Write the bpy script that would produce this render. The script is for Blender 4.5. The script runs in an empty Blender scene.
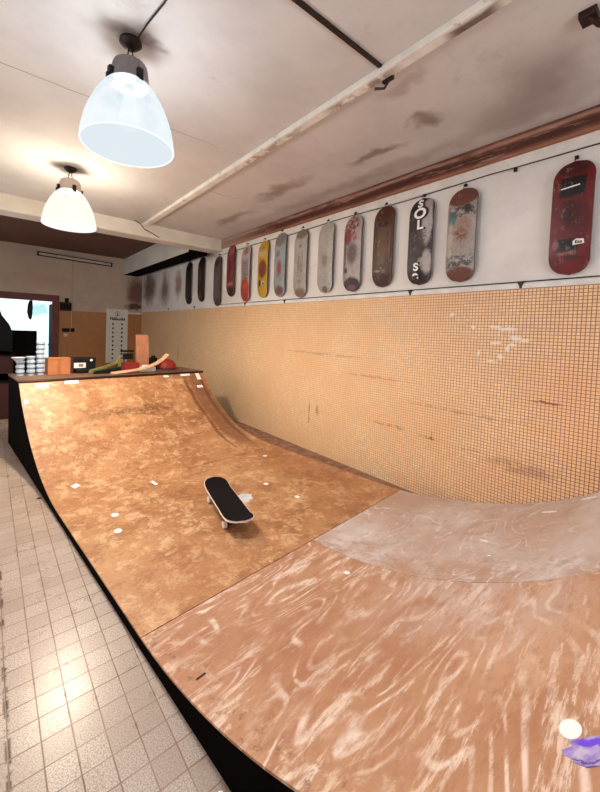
import bpy, bmesh, math, random
from mathutils import Vector, Matrix
random.seed(7)
S = bpy.context.scene
C = bpy.context.collection
S.view_settings.view_transform = 'Standard'
S.view_settings.look = 'None'
S.view_settings.gamma = 1
S.view_settings.use_curve_mapping = False
S.view_settings.exposure = 1.12
PI = math.pi

# ------------------------------------------------------------------ helpers
def lin(c):
    return tuple((x/255/12.92 if x/255 <= .04045 else ((x/255+.055)/1.055)**2.4) for x in c)

def tag(o, label=None, cat=None, group=None, kind=None):
    if label: o['label'] = label
    if cat: o['category'] = cat
    if group: o['group'] = group
    if kind: o['kind'] = kind
    return o

def empty(name, loc=(0, 0, 0), rz=0, parent=None):
    o = bpy.data.objects.new(name, None); C.objects.link(o)
    o.location = loc; o.rotation_euler = (0, 0, rz); o.empty_display_size = .1
    if parent: o.parent = parent
    return o

class MB:
    """collects shapes, then links them as one mesh object"""
    def __init__(s): s.b = bmesh.new()
    def face(s, vs, mi=0, smooth=False):
        f = s.b.faces.new([s.b.verts.new(v) for v in vs]); f.material_index = mi; f.smooth = smooth
        return s
    def box(s, a, b, mi=0, M=None):
        x0, y0, z0 = a; x1, y1, z1 = b
        P = [Vector(p) for p in ((x0,y0,z0),(x1,y0,z0),(x1,y1,z0),(x0,y1,z0),(x0,y0,z1),(x1,y0,z1),(x1,y1,z1),(x0,y1,z1))]
        if M: P = [M @ p for p in P]
        v = [s.b.verts.new(p) for p in P]
        for q in ((0,3,2,1),(4,5,6,7),(0,1,5,4),(1,2,6,5),(2,3,7,6),(3,0,4,7)):
            f = s.b.faces.new([v[i] for i in q]); f.material_index = mi
        return s
    def lathe(s, prof, n=32, c=(0, 0, 0), M=None, mi=0, wob=0, nw=0, caps=True):
        rings = []
        for r, z in prof:
            ring = []
            for k in range(n):
                a = 2*PI*k/n; rr = r*(1+(wob*math.cos(nw*a) if wob else 0))
                p = Vector((rr*math.cos(a)+c[0], rr*math.sin(a)+c[1], z+c[2]))
                ring.append(s.b.verts.new(M @ p if M else p))
            rings.append(ring)
        for A, B in zip(rings, rings[1:]):
            for k in range(n):
                f = s.b.faces.new((A[k], A[(k+1) % n], B[(k+1) % n], B[k])); f.smooth = True; f.material_index = mi
        if caps:
            for ring in (rings[0], rings[-1]):
                f = s.b.faces.new(ring); f.material_index = mi
        return s
    def tube(s, pts, r, n=8, mi=0):
        pts = [Vector(p) for p in pts]; rings = []
        for i, p in enumerate(pts):
            d = (pts[min(i+1, len(pts)-1)]-pts[max(i-1, 0)]).normalized()
            a = d.cross(Vector((0, 0, 1)))
            if a.length < .05: a = d.cross(Vector((1, 0, 0)))
            a.normalize(); b = d.cross(a)
            rings.append([s.b.verts.new(p+a*r*math.cos(2*PI*k/n)+b*r*math.sin(2*PI*k/n)) for k in range(n)])
        for A, B in zip(rings, rings[1:]):
            for k in range(n):
                f = s.b.faces.new((A[k], A[(k+1) % n], B[(k+1) % n], B[k])); f.smooth = True; f.material_index = mi
        for R in (rings[0], rings[-1]):
            f = s.b.faces.new(R); f.material_index = mi
        return s
    def prism(s, poly, d0, d1, f3, mi=0):
        """poly of 2D points, extruded between d0 and d1; f3(u,v,d)->3D"""
        A = [s.b.verts.new(f3(u, v, d0)) for u, v in poly]; B = [s.b.verts.new(f3(u, v, d1)) for u, v in poly]
        n = len(poly)
        for k in range(n):
            f = s.b.faces.new((A[k], A[(k+1) % n], B[(k+1) % n], B[k])); f.material_index = mi
        for R in (A, B):
            f = s.b.faces.new(R); f.material_index = mi
        return s
    def build(s, name, mats, parent=None, loc=None, bevel=0, seg=2, sharp=True):
        bmesh.ops.recalc_face_normals(s.b, faces=s.b.faces)
        for e in s.b.edges:
            if any(not f.smooth for f in e.link_faces) or len(e.link_faces) == 2 and e.calc_face_angle(0) > .7: e.smooth = False
        me = bpy.data.meshes.new(name); s.b.to_mesh(me); s.b.free()
        for m in (mats if isinstance(mats, (list, tuple)) else [mats]): me.materials.append(m)
        o = bpy.data.objects.new(name, me); C.objects.link(o)
        if parent: o.parent = parent
        if loc: o.location = loc
        if bevel:
            b = o.modifiers.new('bevel', 'BEVEL'); b.width = bevel; b.segments = seg; b.limit_method = 'ANGLE'; b.angle_limit = .7
        return o

# ------------------------------------------------------------------ materials
class NT:
    def __init__(s, name):
        s.m = bpy.data.materials.new(name); s.m.use_nodes = True
        s.t = s.m.node_tree; s.t.nodes.clear()
        s.out = s.n('ShaderNodeOutputMaterial')
        s.tc = s.n('ShaderNodeTexCoord'); s.P = s.tc.outputs['Object']
    def n(s, ty, **kw):
        x = s.t.nodes.new(ty)
        for k, v in kw.items(): setattr(x, k, v)
        return x
    def inp(s, sock, v):
        if isinstance(v, bpy.types.NodeSocket): s.t.links.new(v, sock)
        elif isinstance(v, (tuple, list)) and len(v) == 3 and sock.type == 'RGBA': sock.default_value = (*v, 1)
        else: sock.default_value = v
    def math(s, op, a, b=0, c=None, clamp=False):
        x = s.n('ShaderNodeMath', operation=op, use_clamp=clamp); s.inp(x.inputs[0], a); s.inp(x.inputs[1], b)
        if c is not None: s.inp(x.inputs[2], c)
        return x.outputs[0]
    def vm(s, op, a, b=(0, 0, 0)):
        x = s.n('ShaderNodeVectorMath', operation=op); s.inp(x.inputs[0], a); s.inp(x.inputs[1], b)
        return x.outputs['Value'] if op in ('LENGTH', 'DOT_PRODUCT', 'DISTANCE') else x.outputs[0]
    def mix(s, f, a, b, mode='MIX'):
        x = s.n('ShaderNodeMix', data_type='RGBA', blend_type=mode)
        s.inp(x.inputs[0], f); s.inp(x.inputs[6], a); s.inp(x.inputs[7], b); return x.outputs[2]
    def step(s, v, a, b):
        x = s.n('ShaderNodeMapRange'); x.interpolation_type = 'SMOOTHSTEP'; s.inp(x.inputs[0], v)
        s.inp(x.inputs[1], a); s.inp(x.inputs[2], b); return x.outputs[0]
    def noise(s, scale, detail=4, rough=.6, vec=None, dist=0, stretch=None, color=False):
        x = s.n('ShaderNodeTexNoise'); v = vec or s.P
        if stretch: v = s.vm('MULTIPLY', v, stretch)
        s.inp(x.inputs['Vector'], v); x.inputs['Scale'].default_value = scale; x.inputs['Detail'].default_value = detail
        x.inputs['Roughness'].default_value = rough; x.inputs['Distortion'].default_value = dist
        return x.outputs['Color'] if color else x.outputs['Fac']
    def warp(s, scale, amt, vec=None):
        c = s.noise(scale, 3, .6, vec, color=True)
        return s.vm('ADD', vec or s.P, s.vm('MULTIPLY', s.vm('SUBTRACT', c, (.5, .5, .5)), (amt, amt, amt)))
    def blob(s, vec, c, r, soft=.4, kind='e'):
        """1 inside an ellipse (e) or box (b) centred c, half sizes r"""
        d = s.vm('DIVIDE', s.vm('SUBTRACT', vec, c), r)
        if kind == 'e': L = s.vm('LENGTH', d)
        else:
            a = s.vm('ABSOLUTE', d); sp = s.n('ShaderNodeSeparateXYZ'); s.inp(sp.inputs[0], a)
            L = s.math('MAXIMUM', s.math('MAXIMUM', sp.outputs[0], sp.outputs[1]), sp.outputs[2])
        return s.math('SUBTRACT', 1, s.step(L, 1-soft, 1+soft*.3))
    def sep(s, v=None):
        x = s.n('ShaderNodeSeparateXYZ'); s.inp(x.inputs[0], v or s.P); return x.outputs
    def bsdf(s, col, rough=.5, bump=None, bstr=.3, bdist=.002, metal=0, spec=.5, coat=0):
        b = s.n('ShaderNodeBsdfPrincipled'); s.inp(b.inputs['Base Color'], col); s.inp(b.inputs['Roughness'], rough)
        b.inputs['Metallic'].default_value = metal; b.inputs['Specular IOR Level'].default_value = spec
        b.inputs['Coat Weight'].default_value = coat
        if bump is not None:
            n = s.n('ShaderNodeBump'); n.inputs['Strength'].default_value = bstr; n.inputs['Distance'].default_value = bdist
            s.inp(n.inputs['Height'], bump); s.t.links.new(n.outputs[0], b.inputs['Normal'])
        s.t.links.new(b.outputs[0], s.out.inputs[0]); return s.m

def plain(name, c, rough=.5, metal=0, var=.12, scale=12, spec=.5):
    k = NT(name); c = lin(c)
    n = k.noise(scale, 4)
    col = k.mix(k.step(n, .3, .7), tuple(x*(1-var) for x in c), tuple(min(1, x*(1+var)) for x in c))
    return k.bsdf(col, rough, n, .15, .001, metal, spec)

BIG = 50
def tile_wall(name, axis, tile, grout, dirt):
    """small square mosaic; axis = horizontal coordinate (0 x, 1 y)"""
    k = NT(name); p = .0255
    xyz = k.sep(); u = xyz[axis]; z = xyz[2]
    def line(c):
        f = k.math('FRACT', k.math('DIVIDE', c, p)); d = k.math('ABSOLUTE', k.math('SUBTRACT', f, .5))
        return k.step(d, .37, .45)
    g = k.math('MAXIMUM', line(u), line(z))
    cb = k.n('ShaderNodeCombineXYZ'); k.inp(cb.inputs[0], k.math('FLOOR', k.math('DIVIDE', u, p))); k.inp(cb.inputs[1], k.math('FLOOR', k.math('DIVIDE', z, p)))
    wn = k.n('ShaderNodeTexWhiteNoise'); k.inp(wn.inputs['Vector'], cb.outputs[0])
    t = lin(tile)
    col = k.mix(wn.outputs['Value'], tuple(x*.88 for x in t), tuple(min(1, x*1.06) for x in t))
    col = k.mix(k.step(k.noise(1.1, 5, .65), .35, .75), col, lin(dirt[0]), 'MIX')
    # long horizontal scuffs
    st = (1, .6, 9) if axis == 1 else (.6, 1, 9)
    sc = k.step(k.noise(1.6, 6, .7, stretch=st), .62, .75)
    col = k.mix(k.math('MULTIPLY', sc, .4), col, lin(dirt[1]))
    gc = k.mix(k.step(k.noise(2, 3), .35, .65), lin(grout), tuple(x*1.5 for x in lin(grout)))
    if axis == 1:
        pale = k.math('MULTIPLY', k.step(u, .7, 3.0), .85)
        gc = k.mix(pale, gc, tuple(x*.68 for x in t))
        for (y, zz, ry, rz) in ((1.15, 1.645, .075, .018), (1.24, 1.665, .06, .012), (1.09, 1.575, .05, .022), (1.02, 1.555, .035, .014), (1.23, 1.53, .05, .014), (1.11, 1.52, .03, .012), (1.14, 1.49, .014, .03), (1.36, 1.44, .014, .03), (1.41, 1.66, .018, .02), (1.257, 1.378, .05, .010), (1.60, 1.767, .02, .02), (1.19, 1.42, .02, .03)):
            m = k.math('MULTIPLY', k.blob(k.warp(20, .05), (3.29, y, zz), (50, ry, rz), .5), .9)
            col = k.mix(m, col, lin((240, 232, 222))); gc = k.mix(m, gc, lin((225, 212, 200)))
        for (y, zz, ry, rz, a_) in ((.87, 1.095, .12, .012, .9), (1.76, .60, .13, .010, .8), (1.73, .62, .012, .05, .8), (1.38, .59, .10, .01, .6), (3.41, .5, .012, .28, .6), (3.26, .57, .03, .08, .5), (2.2, .62, .3, .02, .4), (7.7, 1.0, .03, .3, .5), (2.4, 1.1, .5, .015, .35), (3.2, 1.3, .9, .02, .3), (1.5, .9, .6, .015, .35), (1.0, .55, .3, .06, .4)):
            m = k.math('MULTIPLY', k.math('MULTIPLY', k.blob(k.warp(14, .06), (3.29, y, zz), (50, ry, rz), .6), k.step(k.noise(18, 4, .7), .35, .55)), a_)
            col = k.mix(m, col, lin((134, 70, 40))); gc = k.mix(m, gc, lin((110, 58, 36)))
    col = k.mix(g, col, gc)
    return k.bsdf(col, .45, k.math('SUBTRACT', 1, g), .5, .0015, spec=.4)

def floor_mat():
    k = NT('floor_tiles')
    a = .00928; xyz = k.sep()
    x = k.math('ADD', k.math('MULTIPLY', xyz[0], math.cos(a)), k.math('MULTIPLY', xyz[1], math.sin(a)))
    y = k.math('SUBTRACT', k.math('MULTIPLY', xyz[1], math.cos(a)), k.math('MULTIPLY', xyz[0], math.sin(a)))
    s = .0998
    u = k.math('DIVIDE', k.math('SUBTRACT', x, .0651), s); v = k.math('DIVIDE', k.math('SUBTRACT', y, 1.5017), s)
    def line(c):
        return k.step(k.math('ABSOLUTE', k.math('SUBTRACT', k.math('FRACT', k.math('ADD', c, .5)), .5)), .012, .038)
    body = k.math('MINIMUM', line(u), line(v))
    cb = k.n('ShaderNodeCombineXYZ'); k.inp(cb.inputs[0], k.math('FLOOR', u)); k.inp(cb.inputs[1], k.math('FLOOR', v))
    wn = k.n('ShaderNodeTexWhiteNoise'); k.inp(wn.inputs['Vector'], cb.outputs[0])
    c1 = k.mix(wn.outputs['Value'], lin((178, 156, 140)), lin((198, 178, 162)))
    c1 = k.mix(k.step(k.noise(190, 2, .6), .42, .62), c1, lin((150, 130, 116)))
    c1 = k.mix(k.math('MULTIPLY', k.step(k.noise(1.6, 5, .7), .5, .7), .5), c1, lin((158, 128, 104)))
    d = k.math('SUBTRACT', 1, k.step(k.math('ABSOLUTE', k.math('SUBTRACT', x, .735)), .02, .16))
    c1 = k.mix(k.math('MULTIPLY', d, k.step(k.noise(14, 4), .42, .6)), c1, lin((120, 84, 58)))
    # dark grime flecks along one joint
    d2 = k.math('MULTIPLY', k.math('SUBTRACT', 1, k.step(k.math('ABSOLUTE', k.math('SUBTRACT', x, .066)), .004, .014)), k.step(k.noise(9, 3), .52, .6))
    c1 = k.mix(d2, c1, lin((60, 35, 28)))
    col = k.mix(body, k.mix(k.step(k.noise(3, 3), .3, .7), lin((104, 76, 60)), lin((150, 122, 102))), c1)
    return k.bsdf(col, k.mix(k.noise(6, 3), (.22,)*3, (.36,)*3), body, .4, .0012, spec=.5)

def plaster(name, base, dark, blobs=(), rough=.8, amt=.5, sc=1.3, lines=()):
    k = NT(name)
    col = k.mix(k.step(k.noise(sc, 6, .62), .35, .72), lin(base), tuple(a*.84 for a in lin(base)))
    col = k.mix(k.math('MULTIPLY', k.step(k.noise(sc*2.3, 8, .75, vec=k.vm('ADD', k.P, (5, 9, 2))), .58, .72), amt), col, lin(dark))
    w = k.warp(3.5, .35)
    for c, r, colr, a, soft in blobs:
        col = k.mix(k.math('MULTIPLY', k.blob(w, c, r, soft), a), col, lin(colr))
    w2 = k.warp(6, .03)
    for c, r, colr, a in lines:
        col = k.mix(k.math('MULTIPLY', k.blob(w2, c, r, .5, 'b'), a), col, lin(colr))
    bump = k.noise(9, 8, .6)
    return k.bsdf(col, rough, bump, .25, .01, spec=.25)

def sheet_mat(name, kind):
    k = NT(name)
    if kind == 'ply':       # flame-figured plywood
        nz = k.noise(1.25, 2.2, .5, dist=.55, stretch=(.62, 1.9, 1))
        fr = k.math('ABSOLUTE', k.math('SUBTRACT', k.math('FRACT', k.math('MULTIPLY', nz, 17)), .5))
        f = k.step(fr, .28, .46)
        col = k.mix(k.step(k.noise(1.2, 6, .7), .3, .7), lin((174, 124, 92)), lin((196, 150, 118)))
        col = k.mix(k.math('MULTIPLY', k.step(k.noise(3.2, 8, .78, dist=.5, stretch=(.5, 1.5, 1)), .48, .60), .7), col, lin((170, 116, 86)))
        m = k.step(k.noise(1.7, 5, .7, stretch=(.7, 1.2, 1), vec=k.vm('ADD', k.P, (3, 1, 0))), .30, .52)
        br = k.step(k.noise(9, 5, .7, stretch=(.5, 1.6, 1)), .38, .62)
        col = k.mix(k.math('MULTIPLY', k.math('MULTIPLY', f, m), k.math('MULTIPLY', br, .95)), col, lin((234, 210, 192)))
        st = k.step(k.noise(10, 7, .75, stretch=(.22, 1.5, 1)), .53, .62)
        col = k.mix(k.math('MULTIPLY', k.math('MULTIPLY', st, m), .8), col, lin((236, 212, 192)))
        col = k.mix(k.math('MULTIPLY', k.step(k.noise(7, 5, .75), .60, .72), .4), col, lin((136, 80, 50)))
        col = k.mix(k.math('MULTIPLY', k.step(k.noise(30, 6, .78, stretch=(.5, 1, 1)), .50, .62), .4), col, lin((160, 104, 76)))
        col = k.mix(k.math('MULTIPLY', k.step(k.noise(1.1, 3, .6, vec=k.vm('ADD', k.P, (8, 2, 0))), .5, .66), .4), col, lin((168, 108, 78)))
        col = k.mix(k.math('MULTIPLY', k.blob(k.warp(1.5, .4), (1.9, .5, .3), (.5, .6, 9), .9), k.math('MULTIPLY', k.step(k.noise(8, 7, .75, stretch=(.4, 1.2, 1)), .36, .60), .55)), col, lin((214, 196, 188)))
        e = k.math('SUBTRACT', 1, k.step(k.sep()[0], .74, .98))
        col = k.mix(k.math('MULTIPLY', e, k.math('MULTIPLY', k.step(k.noise(22, 5, .7), .56, .68), .7)), col, lin((110, 70, 50)))
        col = k.mix(k.math('MULTIPLY', e, k.step(k.noise(16, 5, .7, vec=k.vm('ADD', k.P, (1, 6, 0))), .52, .7)), col, lin((222, 192, 160)))
        r = .42
    elif kind == 'grey':    # worn greyish sheet by the wall
        col = k.mix(k.step(k.noise(1.6, 6, .65, stretch=(1, 1.8, 1)), .3, .68), lin((192, 164, 148)), lin((214, 204, 200)))
        col = k.mix(k.math('MULTIPLY', k.step(k.noise(5, 8, .75, dist=1.5), .5, .68), .55), col, lin((150, 116, 98)))
        col = k.mix(k.math('MULTIPLY', k.step(k.noise(8, 6, .75, dist=2, stretch=(1, 1.6, 1)), .55, .68), .6), col, lin((216, 206, 200)))
        col = k.mix(k.math('MULTIPLY', k.blob(k.warp(2, .3), (3.0, 1.45, .1), (.6, .3, 9), .9), .6), col, lin((176, 138, 114)))
        fr = k.math('ABSOLUTE', k.math('SUBTRACT', k.math('FRACT', k.math('MULTIPLY', k.noise(1.6, 3, .5, dist=.8, stretch=(.7, 1.6, 1)), 12)), .5))
        lo = k.math('SUBTRACT', 1, k.step(k.sep(k.warp(2, .3))[0], 2.0, 2.45))
        col = k.mix(k.math('MULTIPLY', lo, k.math('MULTIPLY', k.step(k.noise(6, 6, .75), .38, .58), .75)), col, lin((176, 134, 108)))
        col = k.mix(k.math('MULTIPLY', k.step(fr, .38, .48), k.math('MULTIPLY', k.step(k.noise(5, 5, .7), .45, .6), .7)), col, lin((228, 220, 216)))
        r = .36
    else:                   # orange-brown hardboard
        kind = 'far'
        a = {'flat': ((186, 132, 94), (208, 156, 116), (158, 98, 64), (226, 186, 148)),
             'far': ((188, 134, 90), (212, 164, 116), (152, 92, 54), (236, 200, 156))}[kind]
        col = k.mix(k.step(k.noise(1.5, 7, .72, dist=.2), .32, .68), lin((168, 114, 74)), lin((194, 144, 100)))
        col = k.mix(k.math('MULTIPLY', k.step(k.noise(4.2, 9, .8, stretch=(.8, 1.2, 1)), .49, .60), .55), col, lin((136, 84, 50)))
        col = k.mix(k.math('MULTIPLY', k.step(k.noise(7, 9, .8, dist=.3, vec=k.vm('ADD', k.P, (4, 7, 1))), .49, .60), .62), col, lin((226, 184, 140)))
        col = k.mix(k.math('MULTIPLY', k.step(k.noise(34, 5, .75), .52, .64), .35), col, lin((140, 84, 50)))
        col = k.mix(k.math('MULTIPLY', k.blob(k.warp(1.5, .3), (3.0, 2.5, 0), (.3, .9, 9), .8), .45), col, lin((150, 84, 48)))
        col = k.mix(k.math('MULTIPLY', k.blob(k.warp(1.5, .3), (1.2, 1.9, 0), (.6, .35, 9), .9), .3), col, lin((160, 98, 66)))
        if kind == 'far':   # scuffed band high on the curve and dark worn strips by the wall
            w = k.warp(5, .22)
            col = k.mix(k.math('MULTIPLY', k.math('MULTIPLY', k.blob(w, (1.95, 4.47, .5), (.8, .09, 2), .8), k.step(k.noise(9, 6, .75), .40, .56)), .75), col, lin((104, 62, 36)))
            w = k.warp(1.2, .14)
            for x0, hw, cc, am in ((3.0, .19, (126, 82, 58), .75), (2.80, .035, (84, 48, 32), .6), (3.07, .03, (88, 56, 42), .6)):
                col = k.mix(k.math('MULTIPLY', k.blob(w, (x0, 4.3, .4), (hw, .95, 2), .4), am), col, lin(cc))
        r = .42
    return k.bsdf(col, r, k.noise(30, 5), .12, .001, spec=.4)

def deck_mat(name, base, blobs=(), streak=None, rough=.4, warp=.03):
    """graphic on a skateboard: local x across (+-.105), y along (+-.41)"""
    k = NT(name)
    col = k.mix(k.step(k.noise(9, 5, .7, stretch=(1, .35, 1)), .35, .7), lin(base), tuple(a*.72 for a in lin(base)))
    w = k.warp(22, warp)
    for b in blobs:
        c, r, colr = b[0], b[1], b[2]; a = b[3] if len(b) > 3 else .9; soft = b[4] if len(b) > 4 else .35; kd = b[5] if len(b) > 5 else 'e'
        m = k.blob(w, (c[0], c[1], 0), (r[0], r[1], BIG), soft, kd)
        if len(b) > 6: m = k.math('MULTIPLY', m, k.step(k.noise(b[6], 4, .7, vec=k.vm('ADD', k.P, (c[1], c[0]*9, 0))), .44, .54))
        col = k.mix(k.math('MULTIPLY', m, a), col, lin(colr))
    if streak:
        col = k.mix(k.math('MULTIPLY', k.step(k.noise(26, 5, .75, stretch=(1, .18, 1)), .52, .68), .6), col, lin(streak))
    col = k.mix(k.math('MULTIPLY', k.step(k.noise(45, 6, .8, stretch=(1, .5, 1)), .50, .62), .28), col, lin((60, 46, 42)))
    col = k.mix(k.math('MULTIPLY', k.step(k.noise(30, 6, .8, stretch=(1, .35, 1), vec=k.vm('ADD', k.P, (3, 2, 0))), .55, .64), .35), col, lin((214, 196, 186)))
    col = k.mix(1.0, col, (.66, .62, .61), 'MULTIPLY')
    return k.bsdf(col, rough, k.noise(30, 4), .1, .001)

M = {}
M['tile_right'] = tile_wall('mosaic_right', 1, (246, 208, 162), (134, 76, 52), ((236, 186, 138), (196, 134, 94)))
M['tile_far'] = tile_wall('mosaic_far', 0, (200, 140, 84), (120, 76, 46), ((186, 122, 68), (130, 80, 50)))
M['floor'] = floor_mat()
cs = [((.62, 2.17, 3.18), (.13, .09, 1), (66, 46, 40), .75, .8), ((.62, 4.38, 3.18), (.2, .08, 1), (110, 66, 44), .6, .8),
      ((2.52, 1.51, 3.18), (.12, .12, 1), (120, 92, 80), .7, .7), ((2.71, 2.10, 3.18), (.07, .3, 1), (122, 96, 84), .7, .7),
      ((2.6, 3.3, 3.18), (.12, .5, 1), (134, 104, 88), .65, .8), ((2.75, 4.6, 3.18), (.1, .6, 1), (134, 104, 84), .6, .8),
      ((2.65, .8, 3.18), (.3, .25, 1), (140, 116, 112), .6, .9), ((3.05, 2.5, 3.18), (.12, 2.5, 1), (150, 122, 106), .4, .9),
      ((2.9, 1.0, 3.18), (.25, .4, 1), (132, 106, 102), .5, .9), ((2.1, 1.4, 3.18), (.07, .2, 1), (150, 128, 116), .5, .8)]
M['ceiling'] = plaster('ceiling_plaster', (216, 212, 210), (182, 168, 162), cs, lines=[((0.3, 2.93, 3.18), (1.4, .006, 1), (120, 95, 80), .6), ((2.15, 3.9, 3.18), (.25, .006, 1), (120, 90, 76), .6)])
M['ceiling_rear'] = plaster('stained_ceiling', (118, 84, 72), (78, 50, 42), rough=.7, amt=.8)  # weak light behind the cross beam put into the brown colours
M['beam'] = plaster('beam_paint', (238, 234, 226), (104, 66, 52), rough=.7, amt=.9, sc=6, lines=[((1.9, .9, 3.14), (.05, .14, .014), (84, 44, 36), .85), ((1.9, 1.6, 3.14), (.05, .3, .006), (110, 70, 56), .7), ((1.9, 2.6, 3.14), (.05, .5, .005), (130, 92, 74), .6)])
M['crossbeam'] = plaster('cross_beam_paint', (230, 224, 212), (182, 152, 126), rough=.75, amt=.4, sc=2)
def rust_mat():
    k = NT('rust_stained_cornice'); xyz = k.sep(k.warp(2.2, .05)); z = xyz[2]
    col = k.mix(k.step(k.noise(2.5, 6, .7, stretch=(1, .5, 2)), .35, .65), lin((96, 58, 48)), lin((128, 84, 68)))
    core = k.math('SUBTRACT', 1, k.step(k.math('ABSOLUTE', k.math('SUBTRACT', z, 3.085)), .012, .045))
    col = k.mix(k.math('MULTIPLY', core, .8), col, lin((72, 40, 36)))
    up = k.math('SUBTRACT', 1, k.step(k.math('ABSOLUTE', k.math('SUBTRACT', z, 3.142)), .006, .022))
    col = k.mix(k.math('MULTIPLY', up, k.math('MULTIPLY', k.step(k.noise(3, 5, .7, stretch=(1, .6, 1)), .35, .55), .8)), col, lin((176, 138, 122)))
    lo = k.math('SUBTRACT', 1, k.step(z, 3.022, 3.05))
    col = k.mix(k.math('MULTIPLY', lo, .7), col, lin((170, 118, 92)))
    col = k.mix(k.math('MULTIPLY', k.step(k.noise(6, 7, .75, stretch=(1, .3, 3)), .56, .64), .6), col, lin((186, 150, 130)))
    col = k.mix(k.math('MULTIPLY', k.step(k.sep()[1], 4.0, 5.8), .6), col, lin((190, 160, 140)))
    return k.bsdf(col, .7, k.noise(14, 6), .3, .006, spec=.25)
M['rust'] = rust_mat()
M['plaster_right'] = plaster('plaster_right', (236, 231, 226), (204, 190, 180),
    blobs=[((3.3, 8.6, 2.5), (1, .35, .45), (110, 58, 40), .8, .8), ((3.3, 9.7, 2.6), (1, .6, .5), (96, 50, 36), .85, .7), ((3.3, 7.8, 2.55), (1, .2, .35), (130, 76, 54), .7, .8), ((3.3, 6.3, 3.0), (1, .4, .15), (140, 84, 56), .6, .8)], amt=.35, sc=1.6)
M['plaster_far'] = plaster('plaster_far', (200, 180, 162), (150, 124, 104),
    blobs=[((3.15, 10.3, 2.5), (.3, 1, .5), (110, 62, 48), .85, .6), ((3.1, 10.3, 2.08), (.3, 1, .1), (84, 46, 36), .9, .5), ((.9, 10.3, 2.6), (.9, 1, .3), (180, 140, 116), .5, .9)], amt=.5)
M['white_trim'] = plaster('white_trim_paint', (236, 232, 226), (200, 184, 168), amt=.4, sc=5)
M['plain_wall'] = plaster('old_wall_paint', (190, 178, 166), (150, 132, 116))
M['ply'] = sheet_mat('figured_plywood', 'ply'); M['grey'] = sheet_mat('worn_grey_sheet', 'grey')
M['far'] = sheet_mat('brown_hardboard', 'far'); M['flat'] = M['far']
M['black_side'] = plain('black_painted_plywood', (7, 5, 5), .85, spec=.04)
M['deck_wood'] = plain('brown_deck_board', (128, 92, 70), .5, var=.3, scale=6)
M['coping'] = plain('dark_steel', (58, 38, 32), .4, .6)
M['paper'] = plain('white_paper', (248, 245, 240), .5, var=.02)
M['black'] = plain('black_plastic', (10, 8, 9), .5, spec=.3)
M['dark_metal'] = plain('dark_metal', (44, 34, 32), .45, .5)
M['steel'] = plain('brushed_steel', (170, 168, 165), .3, .9)
M['grey_cast'] = plain('grey_cast_metal', (128, 120, 122), .5, .2)
M['pale_cast'] = plain('pale_cast_metal', (196, 178, 164), .5, .1)
M['white_wheel'] = plain('cream_urethane', (226, 214, 200), .45, var=.05)
M['maple'] = plain('pale_maple_ply', (238, 216, 204), .5, var=.1, scale=40)
M['dark_ply'] = plain('dark_deck_edge', (34, 20, 20), .6)
M['cardboard'] = plain('brown_cardboard', (190, 120, 74), .75, var=.08)
M['red_frame'] = plain('dark_red_wood_frame', (104, 44, 34), .55, var=.25, scale=5)
M['dark_brown'] = plain('dark_brown_board', (22, 14, 12), .7, spec=.1)
M['maroon'] = plain('maroon_box', (66, 26, 26), .7)
M['red'] = plain('red_box_card', (150, 38, 26), .55)
M['green'] = plain('olive_green_cloth', (112, 108, 52), .85)
M['plank'] = plain('pinkish_wood', (186, 124, 92), .6, var=.15, scale=7)
M['white_plastic'] = plain('white_plastic', (214, 226, 236), .4, var=.03)
M['blue_print'] = plain('blue_print', (70, 92, 124), .5)
M['chart'] = plain('chart_board', (226, 224, 212), .6, var=.04)
M['ink'] = plain('black_ink', (28, 28, 30), .6)
M['grille'] = plain('louver_metal', (150, 128, 112), .5, .1)
M['bluewhite'] = plain('pale_print', (206, 206, 208), .5)

def grip_mat():
    k = NT('black_grip_tape'); n = k.noise(420, 2, .6)
    return k.bsdf(k.mix(k.step(n, .4, .65), lin((16, 13, 13)), lin((36, 30, 29))), .9, n, .5, .001, spec=.08)
M['grip'] = grip_mat()
def purple_mat():
    k = NT('purple_sticker_print'); w = k.warp(30, .05)
    col = k.mix(k.step(k.noise(22, 4, .7), .4, .6), lin((176, 160, 206)), lin((140, 120, 196)))
    col = k.mix(k.blob(w, (.022, .005, 0), (.014, .065, 9), .4), col, lin((102, 60, 220)))
    col = k.mix(k.blob(w, (-.005, .04, 0), (.02, .02, 9), .5), col, lin((190, 182, 204)))
    col = k.mix(k.math('MULTIPLY', k.blob(w, (-.030, .02, 0), (.004, .04, 9), .5), .8), col, lin((60, 36, 96)))
    return k.bsdf(col, .3)
M['purple'] = purple_mat()
def emis(name, c, st, transp=0, var=None):
    k = NT(name); e = k.n('ShaderNodeEmission'); k.inp(e.inputs[0], var(k) if var else c); e.inputs[1].default_value = st
    o = e.outputs[0]
    if transp:
        t = k.n('ShaderNodeBsdfTransparent'); mx = k.n('ShaderNodeMixShader'); mx.inputs[0].default_value = transp
        k.t.links.new(o, mx.inputs[1]); k.t.links.new(t.outputs[0], mx.inputs[2]); o = mx.outputs[0]
    k.t.links.new(o, k.out.inputs[0]); return k.m

# ------------------------------------------------------------------ room
W = 3.29; H = 3.18; HR = 3.38; YB = 5.80; D = 10.3; XL = -1.3; Y0 = -2.6
def struct(o): o['kind'] = 'structure'; return o
struct(MB().box((XL-.1, Y0-.1, -.1), (W+.15, 13.0, 0)).build('floor', M['floor']))
struct(MB().box((XL-.1, Y0-.1, H), (W+.15, YB, H+.15)).build('ceiling', M['ceiling']))
struct(MB().box((XL-.1, YB+.32, HR), (W+.15, D, HR+.1)).build('ceiling', M['ceiling_rear']))
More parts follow.
